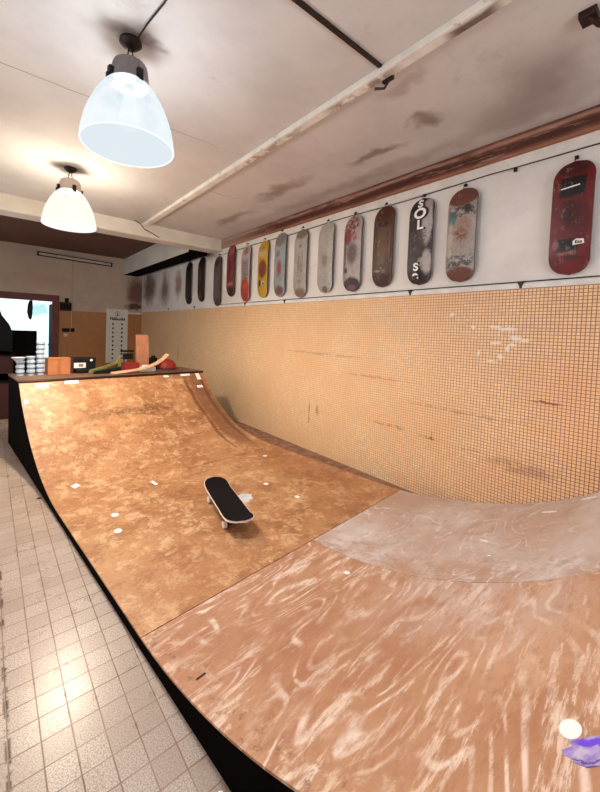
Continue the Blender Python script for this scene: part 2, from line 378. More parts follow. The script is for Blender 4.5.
# right wall: mosaic below, plaster above, one mesh with two finishes
zt = 1.965
struct(MB().box((W, Y0-.1, 0), (W+.15, D+.1, zt), 0).box((W, Y0-.1, zt), (W+.15, D+.1, HR+.1), 1).build('wall_right', [M['tile_right'], M['plaster_right']]))
# far wall with a doorway between x .16 and 1.20
fw = MB()
for x0, x1 in ((XL-.1, .06), (1.24, W)):
    fw.box((x0, D, 0), (x1, D+.15, 1.90 if x1 < 3 else 1.90), 0)
    fw.box((x0, D, 1.90), (x1, D+.15, HR+.1), 1)
fw.box((.06, D, 2.16), (1.24, D+.15, HR+.1), 1)
struct(fw.build('wall_far', [M['tile_far'], M['plaster_far']]))
lw = MB(); WL = ((1.2, 3.6), (5.2, 9.0))
lw.box((XL-.1, Y0-.1, 0), (XL, D+.1, 1.0)).box((XL-.1, Y0-.1, 2.5), (XL, D+.1, HR+.1))
for a_, b_ in ((Y0-.1, 1.2), (3.6, 5.2), (9.0, D+.1)): lw.box((XL-.1, a_, 1.0), (XL, b_, 2.5))
struct(lw.build('wall_left', M['plain_wall']))
# wall behind the camera, opened for the added fill window
bw = MB()
bw.box((XL, Y0-.1, 0), (W, Y0, 1.0)).box((XL, Y0-.1, 2.4), (W, Y0, H)).box((XL, Y0-.1, 1.0), (.3, Y0, 2.4)).box((2.5, Y0-.1, 1.0), (W, Y0, 2.4))
struct(bw.build('wall_near', M['plain_wall']))
# ledge strip over the mosaic, painted trims
struct(MB().box((W-.016, Y0, zt), (W, D, zt+.045)).build('trim_1', M['white_trim'], bevel=.004))
struct(MB().box((2.36, D-.016, 1.90), (W-.016, D, 1.945)).build('trim_2', M['white_trim'], bevel=.004))
struct(MB().box((W-.014, Y0, 2.935), (W, YB, 3.02)).build('trim_3', M['white_trim'], bevel=.003))
struct(MB().box((W-.05, Y0, 3.02), (W, YB, H)).build('trim_4', M['rust'], bevel=.01))
# ceiling beam running along the room and the cross beam
struct(MB().box((1.835, Y0, H-.045), (1.912, YB, H)).build('trim_5', M['beam'], bevel=.006))
struct(MB().box((XL, YB, 2.975), (W, YB+.32, HR+.1)).build('trim_6', M['crossbeam'], bevel=.02))
struct(MB().box((1.17-2.0, 1.395, H-.012), (1.835, 1.42, H)).build('trim_7', M['dark_metal']))
# boxed duct along the right wall behind the cross beam: pale cheek, soffit and near end blackened for shade
struct(MB().box((2.79, 6.20, 2.955), (2.80, D, HR)).build('trim_8', M['crossbeam']))
struct(MB().box((2.80, 6.19, 2.95), (3.17, D, HR)).build('trim_9', M['black_side']))  # black stands in for the shade on underside and near end

# ------------------------------------------------------------------ camera
cam = bpy.data.cameras.new('camera'); co = bpy.data.objects.new('camera', cam); C.objects.link(co)
fpx, ya, pb, rc, cx, cy = 360.6225, .6590534, .0374438, .0375188, 272.2833, 345.6758
Fv = Vector((math.sin(ya)*math.cos(pb), math.cos(ya)*math.cos(pb), -math.sin(pb)))
r0 = Vector((math.cos(ya), -math.sin(ya), 0)); u0 = r0.cross(Fv)
rv = r0*math.cos(rc)+u0*math.sin(rc); uv = -r0*math.sin(rc)+u0*math.cos(rc)
mm = Matrix.Identity(4)
for i in range(3): mm[i][0] = rv[i]; mm[i][1] = uv[i]; mm[i][2] = -Fv[i]
mm[2][3] = 1.55
co.matrix_world = mm
cam.sensor_fit = 'HORIZONTAL'; cam.sensor_width = 36; cam.lens = fpx*36/600
cam.shift_x = (300-cx)/600; cam.shift_y = -(396-cy)/600
cam.clip_start = .02; cam.clip_end = 100
S.camera = co

# ------------------------------------------------------------------ the ramp (own frame, turned 5.8 degrees)
GA = .101934
R0 = 2.4; YN = 1.625; YF = 3.12; ZF = .07; X0 = .738; YTN = -.165; YTF = 4.915
def zp(y):
    z = ZF
    if y < YN: z += R0-math.sqrt(max(0, R0*R0-(YN-y)**2))
    if y > YF: z += R0-math.sqrt(max(0, R0*R0-(y-YF)**2))
    return z
EDGE = [(-1.2, 3.155), (-.2, 3.272), (.2, 3.312), (.585, 3.350), (.79, 3.370), (1.15, 3.398), (1.35, 3.36), (1.6, 3.305), (1.9, 3.285), (3.0, 3.28), (3.35, 3.26), (3.7, 3.18), (3.95, 3.15), (4.3, 3.15), (4.94, 3.17), (5.7, 3.17)]
def xr(y):
    for (a, xa), (b, xb) in zip(EDGE, EDGE[1:]):
        if a <= y <= b: return xa+(xb-xa)*(y-a)/(b-a)
    return EDGE[0][1] if y < EDGE[0][0] else EDGE[-1][1]
ramp = empty('skate_ramp', (0, 0, 0), GA)
tag(ramp, 'brown wooden mini ramp with black painted sides along the tiled wall', 'ramp')
def sheet(name, xa, xb, ya_, yb_, mat, label=None, th=.009, dz=0):
    """curved sheet following the ramp profile; xb None = out to the wall edge"""
    m = MB(); n = max(4, int((yb_-ya_)/.05)); nx = 4; T = []; Bt = []
    for i in range(n+1):
        y = ya_+(yb_-ya_)*i/n; z = zp(y)+dz; e = xb if xb is not None else xr(y)
        g = (zp(y+.01)-zp(y-.01))/.02; L = math.hypot(1, g); ny, nz = -g/L, 1/L
        T.append([m.b.verts.new((xa+(e-xa)*j/nx, y, z)) for j in range(nx+1)])
        Bt.append([m.b.verts.new((xa+(e-xa)*j/nx, y-ny*th, z-nz*th)) for j in range(nx+1)])
    for i in range(n):
        for j in range(nx):
            for Q, rev in ((T, 0), (Bt, 1)):
                f = m.b.faces.new((Q[i][j], Q[i][j+1], Q[i+1][j+1], Q[i+1][j])); f.smooth = True
        for j in (0, nx):
            m.b.faces.new((T[i][j], Bt[i][j], Bt[i+1][j], T[i+1][j]))
    for i in (0, n):
        for j in range(nx): m.b.faces.new((T[i][j], T[i][j+1], Bt[i][j+1], Bt[i][j]))
    o = m.build(name, mat, ramp)
    if label: o['label'] = label
    return o
XS = 2.0
sheet('riding_sheet', X0-.004, XS, YTN, 1.600, M['ply'], 'figured pale-streaked plywood sheet nearest the camera')
sheet('riding_sheet', XS+.003, None, YTN, 1.600, M['grey'], 'worn greyish sheet curving up beside the tiled wall')
sheet('riding_sheet', X0-.004, XS-.002, 1.606, YTF, M['flat'])
sheet('riding_sheet', XS, None, 1.606, 3.30, M['flat'])
sheet('riding_sheet', XS, None, 3.305, 3.944, M['far'])
sheet('riding_sheet', XS, None, 3.949, YTF, M['far'])
sheet('sub_layer', X0+.005, None, YTN+.02, YTF-.02, M['black_side'], th=.02, dz=-.012)
# side panels
def side(name, xf, y0_, y1_, inner=.02):
    ys = [y0_+(y1_-y0_)*i/60 for i in range(61)]
    m = MB()
    top = [(y, (zp(y) if YTN <= y <= YTF else zp(min(max(y, YTN), YTF)))-.006) for y in ys]
    A = []; B_ = []
    for y, z in top:
        A.append((m.b.verts.new((xf(y), y, z)), m.b.verts.new((xf(y), y, 0))))
        B_.append((m.b.verts.new((xf(y)+inner, y, z)), m.b.verts.new((xf(y)+inner, y, 0))))
    for i in range(60):
        for Q in (A, B_): m.b.faces.new((Q[i][0], Q[i][1], Q[i+1][1], Q[i+1][0]))
        m.b.faces.new((A[i][0], B_[i][0], B_[i+1][0], A[i+1][0])); m.b.faces.new((A[i][1], B_[i][1], B_[i+1][1], A[i+1][1]))
    for i in (0, 60): m.b.faces.new((A[i][0], A[i][1], B_[i][1], B_[i][0]))
    return m.build(name, M['black_side'], ramp)
side('side_panel', lambda y: X0, -1.0, 5.65); side('side_panel', lambda y: xr(y)-.03, -1.0, 5.65)
ZD = zp(YTF)+.012
for ya_, yb_ in ((YTF+.004, 5.66), (-1.0, YTN-.004)):
    m = MB(); n = 6; P_ = []
    ys = [ya_+(yb_-ya_)*i/n for i in range(n+1)]
    poly = [(X0-.006, y) for y in ys]+[(xr(y), y) for y in reversed(ys)]
    m.prism(poly, ZD-.018, ZD, lambda u, v, d: (u, v, d)); m.build('platform', M['deck_wood'], ramp, bevel=.003)
for yy in (YTF+.002, YTN-.002):
    MB().tube([(X0-.004, yy, ZD-.016), (xr(yy), yy, ZD-.016)], .020, 12).build('coping', M['coping'], ramp)
MB().box((X0+.02, 5.63, 0), (3.05, 5.65, ZD-.02)).build('back_panel', M['black_side'], ramp)
MB().box((X0+.02, -1.0, 0), (3.1, -.98, ZD-.02)).build('back_panel', M['black_side'], ramp)
# low filler board in the gap between ramp and wall
m = MB(); ys = [1.25+i*.25 for i in range(16)]
wx = lambda y: (W-.004+y*math.sin(GA))/math.cos(GA)
m.prism([(xr(y)+.003, y) for y in ys]+[(wx(y), y) for y in reversed(ys)], .002, .022, lambda u, v, d: (u, v, d))
M['filler'] = plain('dusty_filler_board', (142, 104, 84), .7, var=.35, scale=14)
fb = m.build('filler_board', M['filler'], ramp); fb['label'] = 'dusty brown strip between ramp and wall'

def on_ramp(x, y):
    g = (zp(y+.005)-zp(y-.005))/.01; return Vector((x, y, zp(y))), math.atan(g)
def sticker(x, y, w, h, rot, mat, shape='round', label=None, name='sticker', lift=.0008):
    p, a = on_ramp(x, y); m = MB(); n = 20
    if shape == 'round': poly = [(w/2*math.cos(2*PI*i/n), h/2*math.sin(2*PI*i/n)) for i in range(n)]
    elif shape == 'rect': poly = [(-w/2, -h/2), (w/2, -h/2*.9), (w/2*.96, h/2), (-w/2*.97, h/2*.93)]
    else: poly = [(w/2*math.cos(2*PI*i/n)*(1+.22*math.sin(3.1*i)), h/2*math.sin(2*PI*i/n)*(1+.2*math.cos(2.3*i))) for i in range(n)]
    m.prism(poly, 0, .0012, lambda u, v, d: (u, v, d))
    o = m.build(name, mat, ramp)
    T = Matrix.Translation(p+Vector((0, -math.sin(a)*lift, math.cos(a)*lift))) @ Matrix.Rotation(a, 4, 'X') @ Matrix.Rotation(rot, 4, 'Z')
    o.matrix_local = T
    if label: o['label'] = label
    return o
pp = M['paper']
sticker(1.11, .084, .070, .050, .5, pp, label='round white sticker at the near lower edge')
sticker(1.045, .030, .088, .150, 0, M['purple'], 'torn', 'purple and violet sticker')
sticker(3.07, .422, .035, .105, -.35, pp, 'torn', 'long white sticker'); sticker(3.22, .235, .035, .10, -.3, pp, 'torn')
sticker(2.572, .671, .02, .075, -.6, pp, 'torn'); sticker(2.339, .58, .018, .02, 0, pp); sticker(1.838, 1.198, .032, .034, 0, pp)
sticker(1.058, 2.829, .055, .060, 0, pp); sticker(.992, 2.588, .055, .060, 0, pp)
sticker(.956, 3.502, .06, .06, .4, pp, 'rect'); sticker(1.555, 3.196, .03, .10, .1, pp, 'rect')
sticker(2.908, 3.108, .06, .05, .2, pp); sticker(2.381, 2.515, .05, .05, .2, pp); sticker(2.412, 2.134, .045, .045, .2, pp)
sticker(2.02, 2.42, .19, .15, .3, M['bluewhite'], 'torn', 'pale torn poster patch beside the skateboard')
for x, y, w, h in ((.955, 4.87, .13, .06), (1.27, 4.885, .16, .05), (2.52, 4.885, .08, .035), (2.84, 4.89, .16, .045), (3.05, 4.86, .07, .13), (3.0, 4.72, .10, .05), (.775, 4.72, .035, .06)):
    sticker(x, y, w, h, 0, pp, 'rect')
MB().box((.80, 1.216, zp(1.216)-.001), (.845, 1.224, zp(1.216)+.0015)).build('slot', M['dark_metal'], ramp)

# ------------------------------------------------------------------ skateboard decks
def deck_mesh(m, L=.80, Wd=.205, th=.011, kick=.32, grip=False, f=1, mats=(0, 1, 2)):
    """f=1: riding side up (+z); f=-1: graphic side up"""
    ns = 44; nu = 8; r = Wd/2; flat = L/2-.19
    T = []; B_ = []
    for i in range(ns+1):
        t = -1+2*i/ns; s = L/2*math.sin(t*PI/2) if False else L/2*(abs(t)**.8)*(1 if t > 0 else -1)
        e = max(0, abs(s)-(L/2-r*1.12))/(r*1.12)
        hw = r*(max(0, 1-e**2.15))**(1/2.15); hw = max(hw, .004)
        if abs(s) < flat: z = 0
        else:
            q = abs(s)-flat; z = kick*(q-.06*(1-math.exp(-q/.06)))
        rowT = []; rowB = []
        for j in range(nu+1):
            u = -1+2*j/nu; x = hw*u; cz = z+.008*(abs(x)/r)**2.5
            zt_, zb_ = f*(cz+th), f*cz
            rowT.append(m.b.verts.new((x, s, zt_))); rowB.append(m.b.verts.new((x, s, zb_)))
        T.append(rowT); B_.append(rowB)
    for i in range(ns):
        for j in range(nu):
            a = m.b.faces.new((T[i][j], T[i][j+1], T[i+1][j+1], T[i+1][j])); a.material_index = mats[0]; a.smooth = True
            a = m.b.faces.new((B_[i][j], B_[i][j+1], B_[i+1][j+1], B_[i+1][j])); a.material_index = mats[1]; a.smooth = True
        for j in (0, nu):
            a = m.b.faces.new((T[i][j], B_[i][j], B_[i+1][j], T[i+1][j])); a.material_index = mats[2]
    for i in (0, ns):
        for j in range(nu):
            a = m.b.faces.new((T[i][j], T[i][j+1], B_[i][j+1], B_[i][j])); a.material_index = mats[2]
    return m

def glyph(s, size, M4, name, mat, parent, ext=.0006):
    cu = bpy.data.curves.new(name, 'FONT'); cu.body = s; cu.size = size; cu.extrude = ext; cu.align_x = 'CENTER'; cu.align_y = 'CENTER'; cu.offset = size*.035
    t = bpy.data.objects.new(name, cu); C.objects.link(t); bpy.context.view_layer.update()
    me = bpy.data.meshes.new_from_object(t.evaluated_get(bpy.context.evaluated_depsgraph_get()))
    bpy.data.objects.remove(t); me.materials.clear(); me.materials.append(mat)
    o = bpy.data.objects.new(name, me); C.objects.link(o); o.parent = parent; o.matrix_local = M4
    return o

w_ = (226, 222, 216); GR = 60
boards = [
 # y, top z, bottom z, tilt, base, blobs, streak, label
 (7.16, 2.96, 2.06, (26, 20, 20), [((0, 0), (.05, .2), (44, 30, 26), .6)], None, 'plain black skateboard deck, farthest along the wall beside the dark duct'),
 (6.57, 2.98, 2.09, (40, 26, 22), [((0, .08), (.05, .16), (130, 86, 48), .8, .7, 'e', GR), ((0, -.3), (.06, .06), (120, 84, 58), .7, .6), ((0, -.2), (.06, .06), (20, 14, 14), .8, .5)], None, 'black deck with worn amber-brown patches, second from the far end of the row'),
 (5.91, 2.91, 1.98, (112, 100, 98), [((0, .3), (.08, .08), (60, 50, 50), .8, .5), ((0, -.05), (.07, .25), (150, 142, 140), .7, .7, 'e', GR), ((0, -.35), (.09, .07), (88, 44, 44), .8, .5), ((0, .15), (.05, .1), (70, 60, 60), .6, .6, 'e', GR)], (60, 52, 52), 'dark grey scratched deck hanging lowest, just past the ceiling cross beam'),
 (5.44, 3.03, 2.13, (150, 52, 58), [((-.03, .1), (.05, .16), (96, 24, 34), .8, .6), ((.02, .3), (.07, .08), (196, 120, 120), .6, .6), ((0, -.22), (.09, .05), (214, 170, 168), .8, .5, 'e', GR), ((0, -.33), (.12, .09), (70, 24, 26), .95, .3)], (206, 150, 150), 'dark red and pink deck with a maroon tail'),
 (4.97, 2.95, 2.02, (226, 214, 210), [((0, .32), (.07, .07), (170, 118, 110), .9, .5), ((0, .05), (.09, .17), (60, 40, 40), .85, .4, 'b', 90), ((0, -.25), (.12, .20), (206, 62, 44), .95, .25), ((.02, -.18), (.05, .04), (226, 130, 100), .7, .6)], None, 'white deck with dark lettering marks and a bright red-orange lower half'),
 (4.49, 2.94, 2.06, (240, 196, 50), [((0, .22), (.12, .06), (232, 220, 196), .7, .5, 'e', 40), ((0, .0), (.10, .15), (138, 60, 46), .95, .35), ((-.05, -.2), (.03, .06), (30, 24, 20), .95, .3), ((.02, -.2), (.05, .04), (236, 222, 180), .8, .5), ((.03, -.21), (.02, .02), (30, 24, 20), .9, .3), ((0, .3), (.03, .03), (150, 120, 30), .7, .6)], None, 'bright yellow deck with a brown-red rubbed middle'),
 (4.08, 2.98, 2.05, (190, 208, 210), [((0, .32), (.12, .10), (150, 144, 138), .9, .3), ((-.03, .14), (.04, .05), (40, 40, 44), .85, .4, 'e', 110), ((0, -.04), (.06, .13), (176, 60, 54), .85, .7), ((0, -.33), (.1, .075), (122, 46, 44), .85, .6)], None, 'pale blue deck with a red smear in the middle and a dark red tail'),
 (3.64, 2.94, 2.02, (214, 212, 206), [((0, .36), (.12, .08), (140, 120, 98), .85, .4), ((0, .2), (.03, .03), (50, 46, 46), .8, .4, 'e', 120), ((-.02, 0), (.025, .17), (134, 100, 60), .85, .6, 'e', 50), ((.03, 0), (.025, .17), (128, 94, 54), .85, .6, 'e', 50), ((0, -.22), (.03, .03), (50, 46, 46), .7, .4, 'e', 120), ((0, -.36), (.11, .07), (150, 112, 74), .85, .5)], None, 'pale grey deck with two vertical brown rubbed streaks and brown ends'),
 (3.18, 2.93, 2.05, (222, 220, 212), [((0, -.03), (.05, .08), (92, 82, 48), .9, .7, 'e', 50), ((-.01, -.02), (.09, .12), (160, 150, 116), .5, .8), ((0, -.37), (.05, .05), (120, 100, 66), .9, .5), ((0, .15), (.08, .12), (150, 160, 156), .5, .6, 'e', 70), ((0, -.25), (.07, .1), (160, 170, 168), .5, .6, 'e', 70)], None, 'white deck with faint grey drawing and an olive smudge at its centre'),
 (2.755, 2.92, 2.04, (216, 204, 202), [((-.01, .30), (.10, .13), (146, 44, 56), .92, .4, 'e', 36), ((-.06, .18), (.06, .10), (150, 40, 54), .9, .4), ((.02, .17), (.06, .05), (176, 62, 78), .9, .5, 'e', 50), ((0, 0), (.08, .14), (96, 84, 82), .9, .5), ((-.09, .0), (.02, .3), (70, 40, 44), .7, .5), ((-.07, -.18), (.02, .04), (30, 22, 24), .9, .4), ((0, -.35), (.12, .10), (44, 30, 36), .95, .25), ((0, -.37), (.07, .04), (150, 110, 118), .8, .6)], None, 'white deck with crimson top, grey scraped middle and black tail'),
 (2.345, 2.92, 2.06, (96, 58, 44), [((0, -.0), (.062, .22), (112, 78, 52), .9, .3), ((0, .22), (.07, .035), (34, 20, 18), .95, .5), ((0, -.22), (.05, .04), (44, 26, 20), .9, .5), ((.075, -.0), (.010, .22), (160, 96, 66), .8, .5), ((-.05, -.25), (.05, .012), (214, 170, 150), .7, .6), ((0, .34), (.1, .08), (88, 44, 34), .8, .6), ((0, -.34), (.1, .08), (76, 36, 30), .9, .5)], (150, 104, 70), 'dark brown wooden deck with a rubbed bare middle'),
 (1.925, 2.89, 2.05, (56, 42, 48), [((.06, .18), (.05, .24), (214, 206, 204), .95, .3), ((.07, -.2), (.05, .13), (214, 204, 202), .95, .4), ((.02, -.2), (.04, .05), (200, 190, 190), .85, .5), ((-.02, 0), (.09, .14), (92, 64, 62), .85, .5, 'e', 40), ((.03, .05), (.05, .08), (130, 112, 112), .7, .7, 'e', 60), ((.05, .33), (.045, .06), (200, 186, 182), .9, .4), ((0, -.38), (.12, .03), (40, 20, 24), .8, .5)], None, 'black and white deck with big outlined letters'),
 (1.54, 2.875, 2.045, (206, 196, 186), [((0, .33), (.13, .09), (128, 74, 60), .97, .2), ((0, .20), (.11, .055), (36, 52, 58), .9, .3, 'b', 24), ((.05, .22), (.03, .04), (26, 34, 40), .9, .5), ((-.07, .15), (.04, .07), (74, 128, 136), .85, .5), ((.02, .06), (.07, .13), (176, 142, 120), .8, .6), ((0, -.0), (.06, .08), (132, 68, 52), .9, .6, 'e', 30), ((0, .02), (.08, .17), (170, 120, 96), .5, .8, 'e', 22), ((0, -.235), (.11, .06), (36, 48, 54), .9, .3, 'b', 26), ((0, -.36), (.13, .085), (120, 62, 44), .97, .2), ((-.08, -.05), (.02, .2), (220, 216, 206), .7, .5)], None, 'deck with teal and black graphics and reddish-brown nose and tail'),
 (.775, 2.845, 2.03, (136, 30, 34), [((0, .36), (.11, .07), (70, 24, 28), .85, .5), ((0, .22), (.074, .075), (10, 7, 8), .99, .2, 'b'), ((0, .03), (.06, .12), (40, 14, 18), .7, .6), ((-.02, .05), (.06, .14), (62, 22, 28), .75, .7, 'e', 30), ((.05, 0), (.05, .16), (84, 26, 30), .7, .7), ((-.01, -.2), (.066, .05), (12, 8, 9), .98, .25, 'b'), ((-.075, -.19), (.02, .05), (196, 130, 130), .6, .6), ((-.02, -.26), (.06, .012), (196, 120, 110), .6, .6), ((.02, -.29), (.07, .02), (60, 20, 24), .7, .6)], None, 'dark red deck with black truck marks, hanging apart nearest the camera'),
]
TW = Matrix(((0, 0, -1, 0), (-1, 0, 0, 0), (0, 1, 0, 0), (0, 0, 0, 1)))   # local x -> -y, y -> z, z -> -x
for i, (y, zt_, zb_, base, blobs, streak, label) in enumerate(boards):
    L = zt_-zb_-.01; wd = .235 if i > 12 else .245 if i > 9 else .25
    sc = L/.82
    dm = deck_mat('deck_graphic', base, blobs, streak)
    m = deck_mesh(MB(), .82, .22, .011, .28, f=-1, mats=(1, 0, 2))
    o = m.build('skateboard_deck', [dm, M['grip'], M['dark_ply']])
    off = .062
    o.matrix_world = Matrix.Translation((W-off, y, (zt_+zb_)/2+.006)) @ TW @ Matrix.Diagonal((wd/.22, sc, 1, 1))
    tag(o, label, 'skateboard deck', 'decks hung in a row on the right wall')
    # hanging hook
    hk = MB().tube([(W-.002, y, zt_+.03), (W-.035, y, zt_+.028), (W-.046, y, zt_+.016), (W-.047, y, zt_-.006)], .0045, 6).box((W-.022, y-.010, zt_+.018), (W-.001, y+.010, zt_+.04)).build('wall_hook', M['dark_metal'])
    tag(hk, 'small dark metal hook holding up one of the hanging decks', 'hook', 'hooks above the hanging decks')
    if i == 11:
        for s_, px, py, sz in (('S', .0, .350, .10), ('O', .005, .255, .135), ('L', .01, .150, .12), ('S', -.01, -.245, .10), ('e', -.015, -.322, .12)):
            q = max(0, abs(py)-.22); zs = -.28*(q-.06*(1-math.exp(-q/.06))); sl = -math.copysign(.28*(1-math.exp(-q/.06)), py)
            T_ = Matrix.Translation((px, py, zs+(.011 if py < -.3 else .0065 if abs(py) > .3 else .0025))) @ Matrix.Rotation(sl, 4, 'X')
            glyph(s_, sz*1.2, T_, 'letter', M['ink'], o, .002)
            glyph(s_, sz, T_ @ Matrix.Translation((-.010, 0, .0035)), 'letter', M['paper'], o, .001)
    if i == 13:
        q = MB().box((-.055, .215, .001), (.045, .223, .004)).build('scratch_line', M['paper'], o); q.rotation_euler = (0, 0, .12); q.location = (.02, 0, 0)
        st = MB().prism([(-.03, -.02), (.03, -.014), (.026, .018), (-.012, .024), (-.03, .01)], .001, .003, lambda u, v, d: (u, v, d)).build('sticker', M['paper'], o); st.location = (.05, -.185, 0); st['label'] = 'small white torn sticker'
        glyph('Ess', .03, Matrix.Translation((.05, -.185, .0035)), 'sticker_lettering', M['dark_metal'], o)

# cable the decks hang from, with its clips
cb = MB().tube([(W-.018, Y0+.1+i*.35, 2.925+.008*math.sin(i*1.3)*(1 if i > 10 else .3)) for i in range(25)], .0042, 6).build('hanging_cable', M['dark_metal'])
tag(cb, 'thin dark cable strung along the wall above the hanging decks', 'cable')
cb2 = MB().tube([(W-.012, Y0+.1+i*.35, 2.018) for i in range(25)], .0045, 6).build('wall_cable', M['dark_metal'])
tag(cb2, 'thin dark cable lying on the white ledge just above the mosaic tiles', 'cable')
for y in (1.07, 2.02, 3.98, 5.0, 6.9, 8.3):
    cl = MB().prism([(-.03, .01), (.03, .01), (.012, -.022), (.006, -.045), (-.006, -.045), (-.012, -.018)], 0, .02, lambda u, v, d: (W-.002-d, y+u, 2.012+v)).build('cable_clip', M['dark_metal'])
    tag(cl, 'small dark clip on the ledge cable under the decks', 'clip', 'clips on the ledge cable')
for y in (1.16,):
    cl = MB().lathe([(.006, 0), (.006, .03)], 8, M=Matrix.Translation((W-.002, y, 2.905)) @ Matrix.Rotation(-PI/2, 4, 'Y')).box((W-.02, y-.012, 2.90), (W-.002, y+.01, 2.925)).build('wall_peg', M['dark_metal'])
    tag(cl, 'small empty dark peg under the upper cable between the last two decks', 'peg')

# ------------------------------------------------------------------ complete skateboard on the ramp
def make_board():
    root = empty('skateboard', (0, 0, 0))
    DZ = .088
    d = deck_mesh(MB(), .83, .218, .011, .30, f=1, mats=(0, 1, 2)).build('deck', [M['maple'], M['dark_ply'], M['maple']], root); d.location = (0, 0, DZ)
    g = deck_mesh(MB(), .818, .208, .0012, .30, f=1, mats=(0, 0, 0)).build('grip_tape', M['grip'], d); g.location = (0, 0, .0112)
    for s in (-1, 1):
        b = MB(); b.box((-.028, s*.215-.042, DZ-.014), (.028, s*.215+.042, DZ+.001))
        b.prism([(-.03, DZ-.012), (.03, DZ-.012), (.012, .030), (-.012, .030)], -.02, .02, lambda u, v, d: (d, s*.215+u, v))
        b.tube([(-.07, s*.215, .028), (.07, s*.215, .028)], .011, 10); b.tube([(-.098, s*.215, .026), (.098, s*.215, .026)], .004, 8)
        t = b.build('truck', M['dark_metal'], root, bevel=.002)
        for q in (-1, 1):
            Mx = Matrix.Translation((q*.084, s*.215, .027)) @ Matrix.Rotation(PI/2, 4, 'Y')
            MB().lathe([(.010, -.016), (.020, -.0165), (.026, -.012), (.0265, .0), (.026, .012), (.020, .0165), (.010, .016)], 20, M=Mx).build('wheel', M['white_wheel'], t)
    return root
sk = make_board()
tag(sk, 'skateboard with black grip tape and cream wheels standing on the flat of the ramp', 'skateboard')
sk.parent = None
Rz = Matrix.Rotation(GA, 4, 'Z')
sk_c = Rz @ Vector((1.752, 2.305, ZF))
sk.location = (sk_c.x, sk_c.y, ZF+.0007)
sk.rotation_euler = (0, 0, GA+math.atan2(2.69-1.957, 1.87-1.595)-PI/2+.03)

# ------------------------------------------------------------------ pendant lamps
def make_lamp(x, y, label, shade_m, lens_m, cast, hz=2.935, rim=2.585, power=100, col=(1, 1, 1)):
    root = empty('pendant_lamp', (x, y, H)); tag(root, label, 'lamp', 'bell-shaped pendant lamps')
    z = lambda v: v-H
    MB().lathe([(.001, 0), (.06, 0), (.062, -.012), (.045, -.03), (.02, -.045), (.001, -.045)], 24, caps=False).build('ceiling_rose', M['dark_metal'], root)
    t = MB()
    for s in (-.02, .02): t.tube([(s*.4, 0, -.03), (s, 0, z(hz+.12))], .004, 6)
    t.build('hanger_wires', M['dark_metal'], root)
    hs = MB().lathe([(.001, z(hz+.125)), (.06, z(hz+.125)), (.088, z(hz+.11)), (.097, z(hz+.08)), (.106, z(hz)), (.10, z(hz-.004)), (.001, z(hz-.004))], 96, wob=.018, nw=24, caps=False).build('housing', cast, root)
    for a in (.2, .2+PI/2, .2+PI, .2+1.5*PI):
        Mx = Matrix.Rotation(a, 4, 'Z')
        c = MB().box((.100, -.016, z(hz-.035)), (.124, .016, z(hz+.045)), M=Mx).box((.118, -.011, z(hz-.028)), (.134, .011, z(hz+.005)), M=Mx).build('clip', M['black'], hs, bevel=.002)
    h = hz-rim
    prof = [(.103, z(hz-.002)), (.120, z(hz-.03*h)), (.148, z(hz-.12*h)), (.186, z(hz-.30*h)), (.214, z(hz-.48*h)), (.235, z(hz-.66*h)), (.248, z(hz-.84*h)), (.252, z(rim+.03)), (.253, z(rim+.012)), (.253, z(rim))]
    n = 96
    sh = MB().lathe(prof, n, wob=.004, nw=48, caps=False)
    sh.build('shade', shade_m, root)
    MB().lathe([(.253, z(rim+.004)), (.256, z(rim)), (.253, z(rim-.005)), (.247, z(rim-.003)), (.247, z(rim+.004)), (.253, z(rim+.004))], 64, caps=False).build('shade_rim', M['lens_rim'], root)
    MB().lathe([(.246, z(rim+.001)), (.18, z(rim-.006)), (.08, z(rim-.012)), (.001, z(rim-.014))], 48, caps=False).build('lens', lens_m, root)
    MB().lathe([(.001, z(hz-.06)), (.03, z(hz-.07)), (.045, z(hz-.12)), (.055, z(hz-.18)), (.045, z(hz-.24)), (.001, z(hz-.26))], 24, caps=False).build('bulb', M['bulb'], root)
    li = bpy.data.lights.new('lamp_light', 'POINT'); li.energy = power*.85; li.color = col; li.shadow_soft_size = .10
    lo = bpy.data.objects.new('lamp_light', li); C.objects.link(lo); lo.parent = root; lo.location = (0, 0, z(rim+.06))
    sp = bpy.data.lights.new('lamp_beam', 'SPOT'); sp.energy = power*.44; sp.color = col; sp.shadow_soft_size = .07; sp.spot_size = math.radians(168); sp.spot_blend = .5
    so = bpy.data.objects.new('lamp_beam', sp); C.objects.link(so); so.parent = root; so.location = (0, 0, z(rim-.03))
    return root
def glowtex(k):
    return k.mix(k.step(k.noise(6, 4), .3, .7), (.78, .88, .93), (.93, .98, 1.0))
M['shade_cool'] = emis('acrylic_shade_cool', (.9, .96, 1), 0.46, .08, glowtex)
M['shade_warm'] = emis('acrylic_shade_warm', (1, .97, .86), .48, .12)
M['lens_cool'] = emis('lens_cool', (.80, .90, .95), .43, .08)
M['lens_warm'] = emis('lens_warm', (1, .98, .9), .5, .1)
M['lens_rim'] = emis('clear_rim', (.95, .98, 1), .50, .1)
M['bulb'] = emis('bulb_glow', (1, 1, .98), .6)
M['daylight'] = emis('soft_daylight_glass', (.93, .96, 1.0), 1.0)
M['daylight_back'] = emis('daylight_glass', (.86, .92, 1.0), 3.6)
PW = 1.5
make_lamp(.61, 2.215, 'large bell-shaped pendant lamp with grey ribbed housing and cool white shade', M['shade_cool'], M['lens_cool'], M['grey_cast'], power=88*PW, col=(.88, .94, 1))
make_lamp(.625, 4.356, 'smaller-looking bell pendant lamp farther back, pale housing, warm white shade', M['shade_warm'], M['lens_warm'], M['pale_cast'], power=140*PW, col=(1, .87, .68))
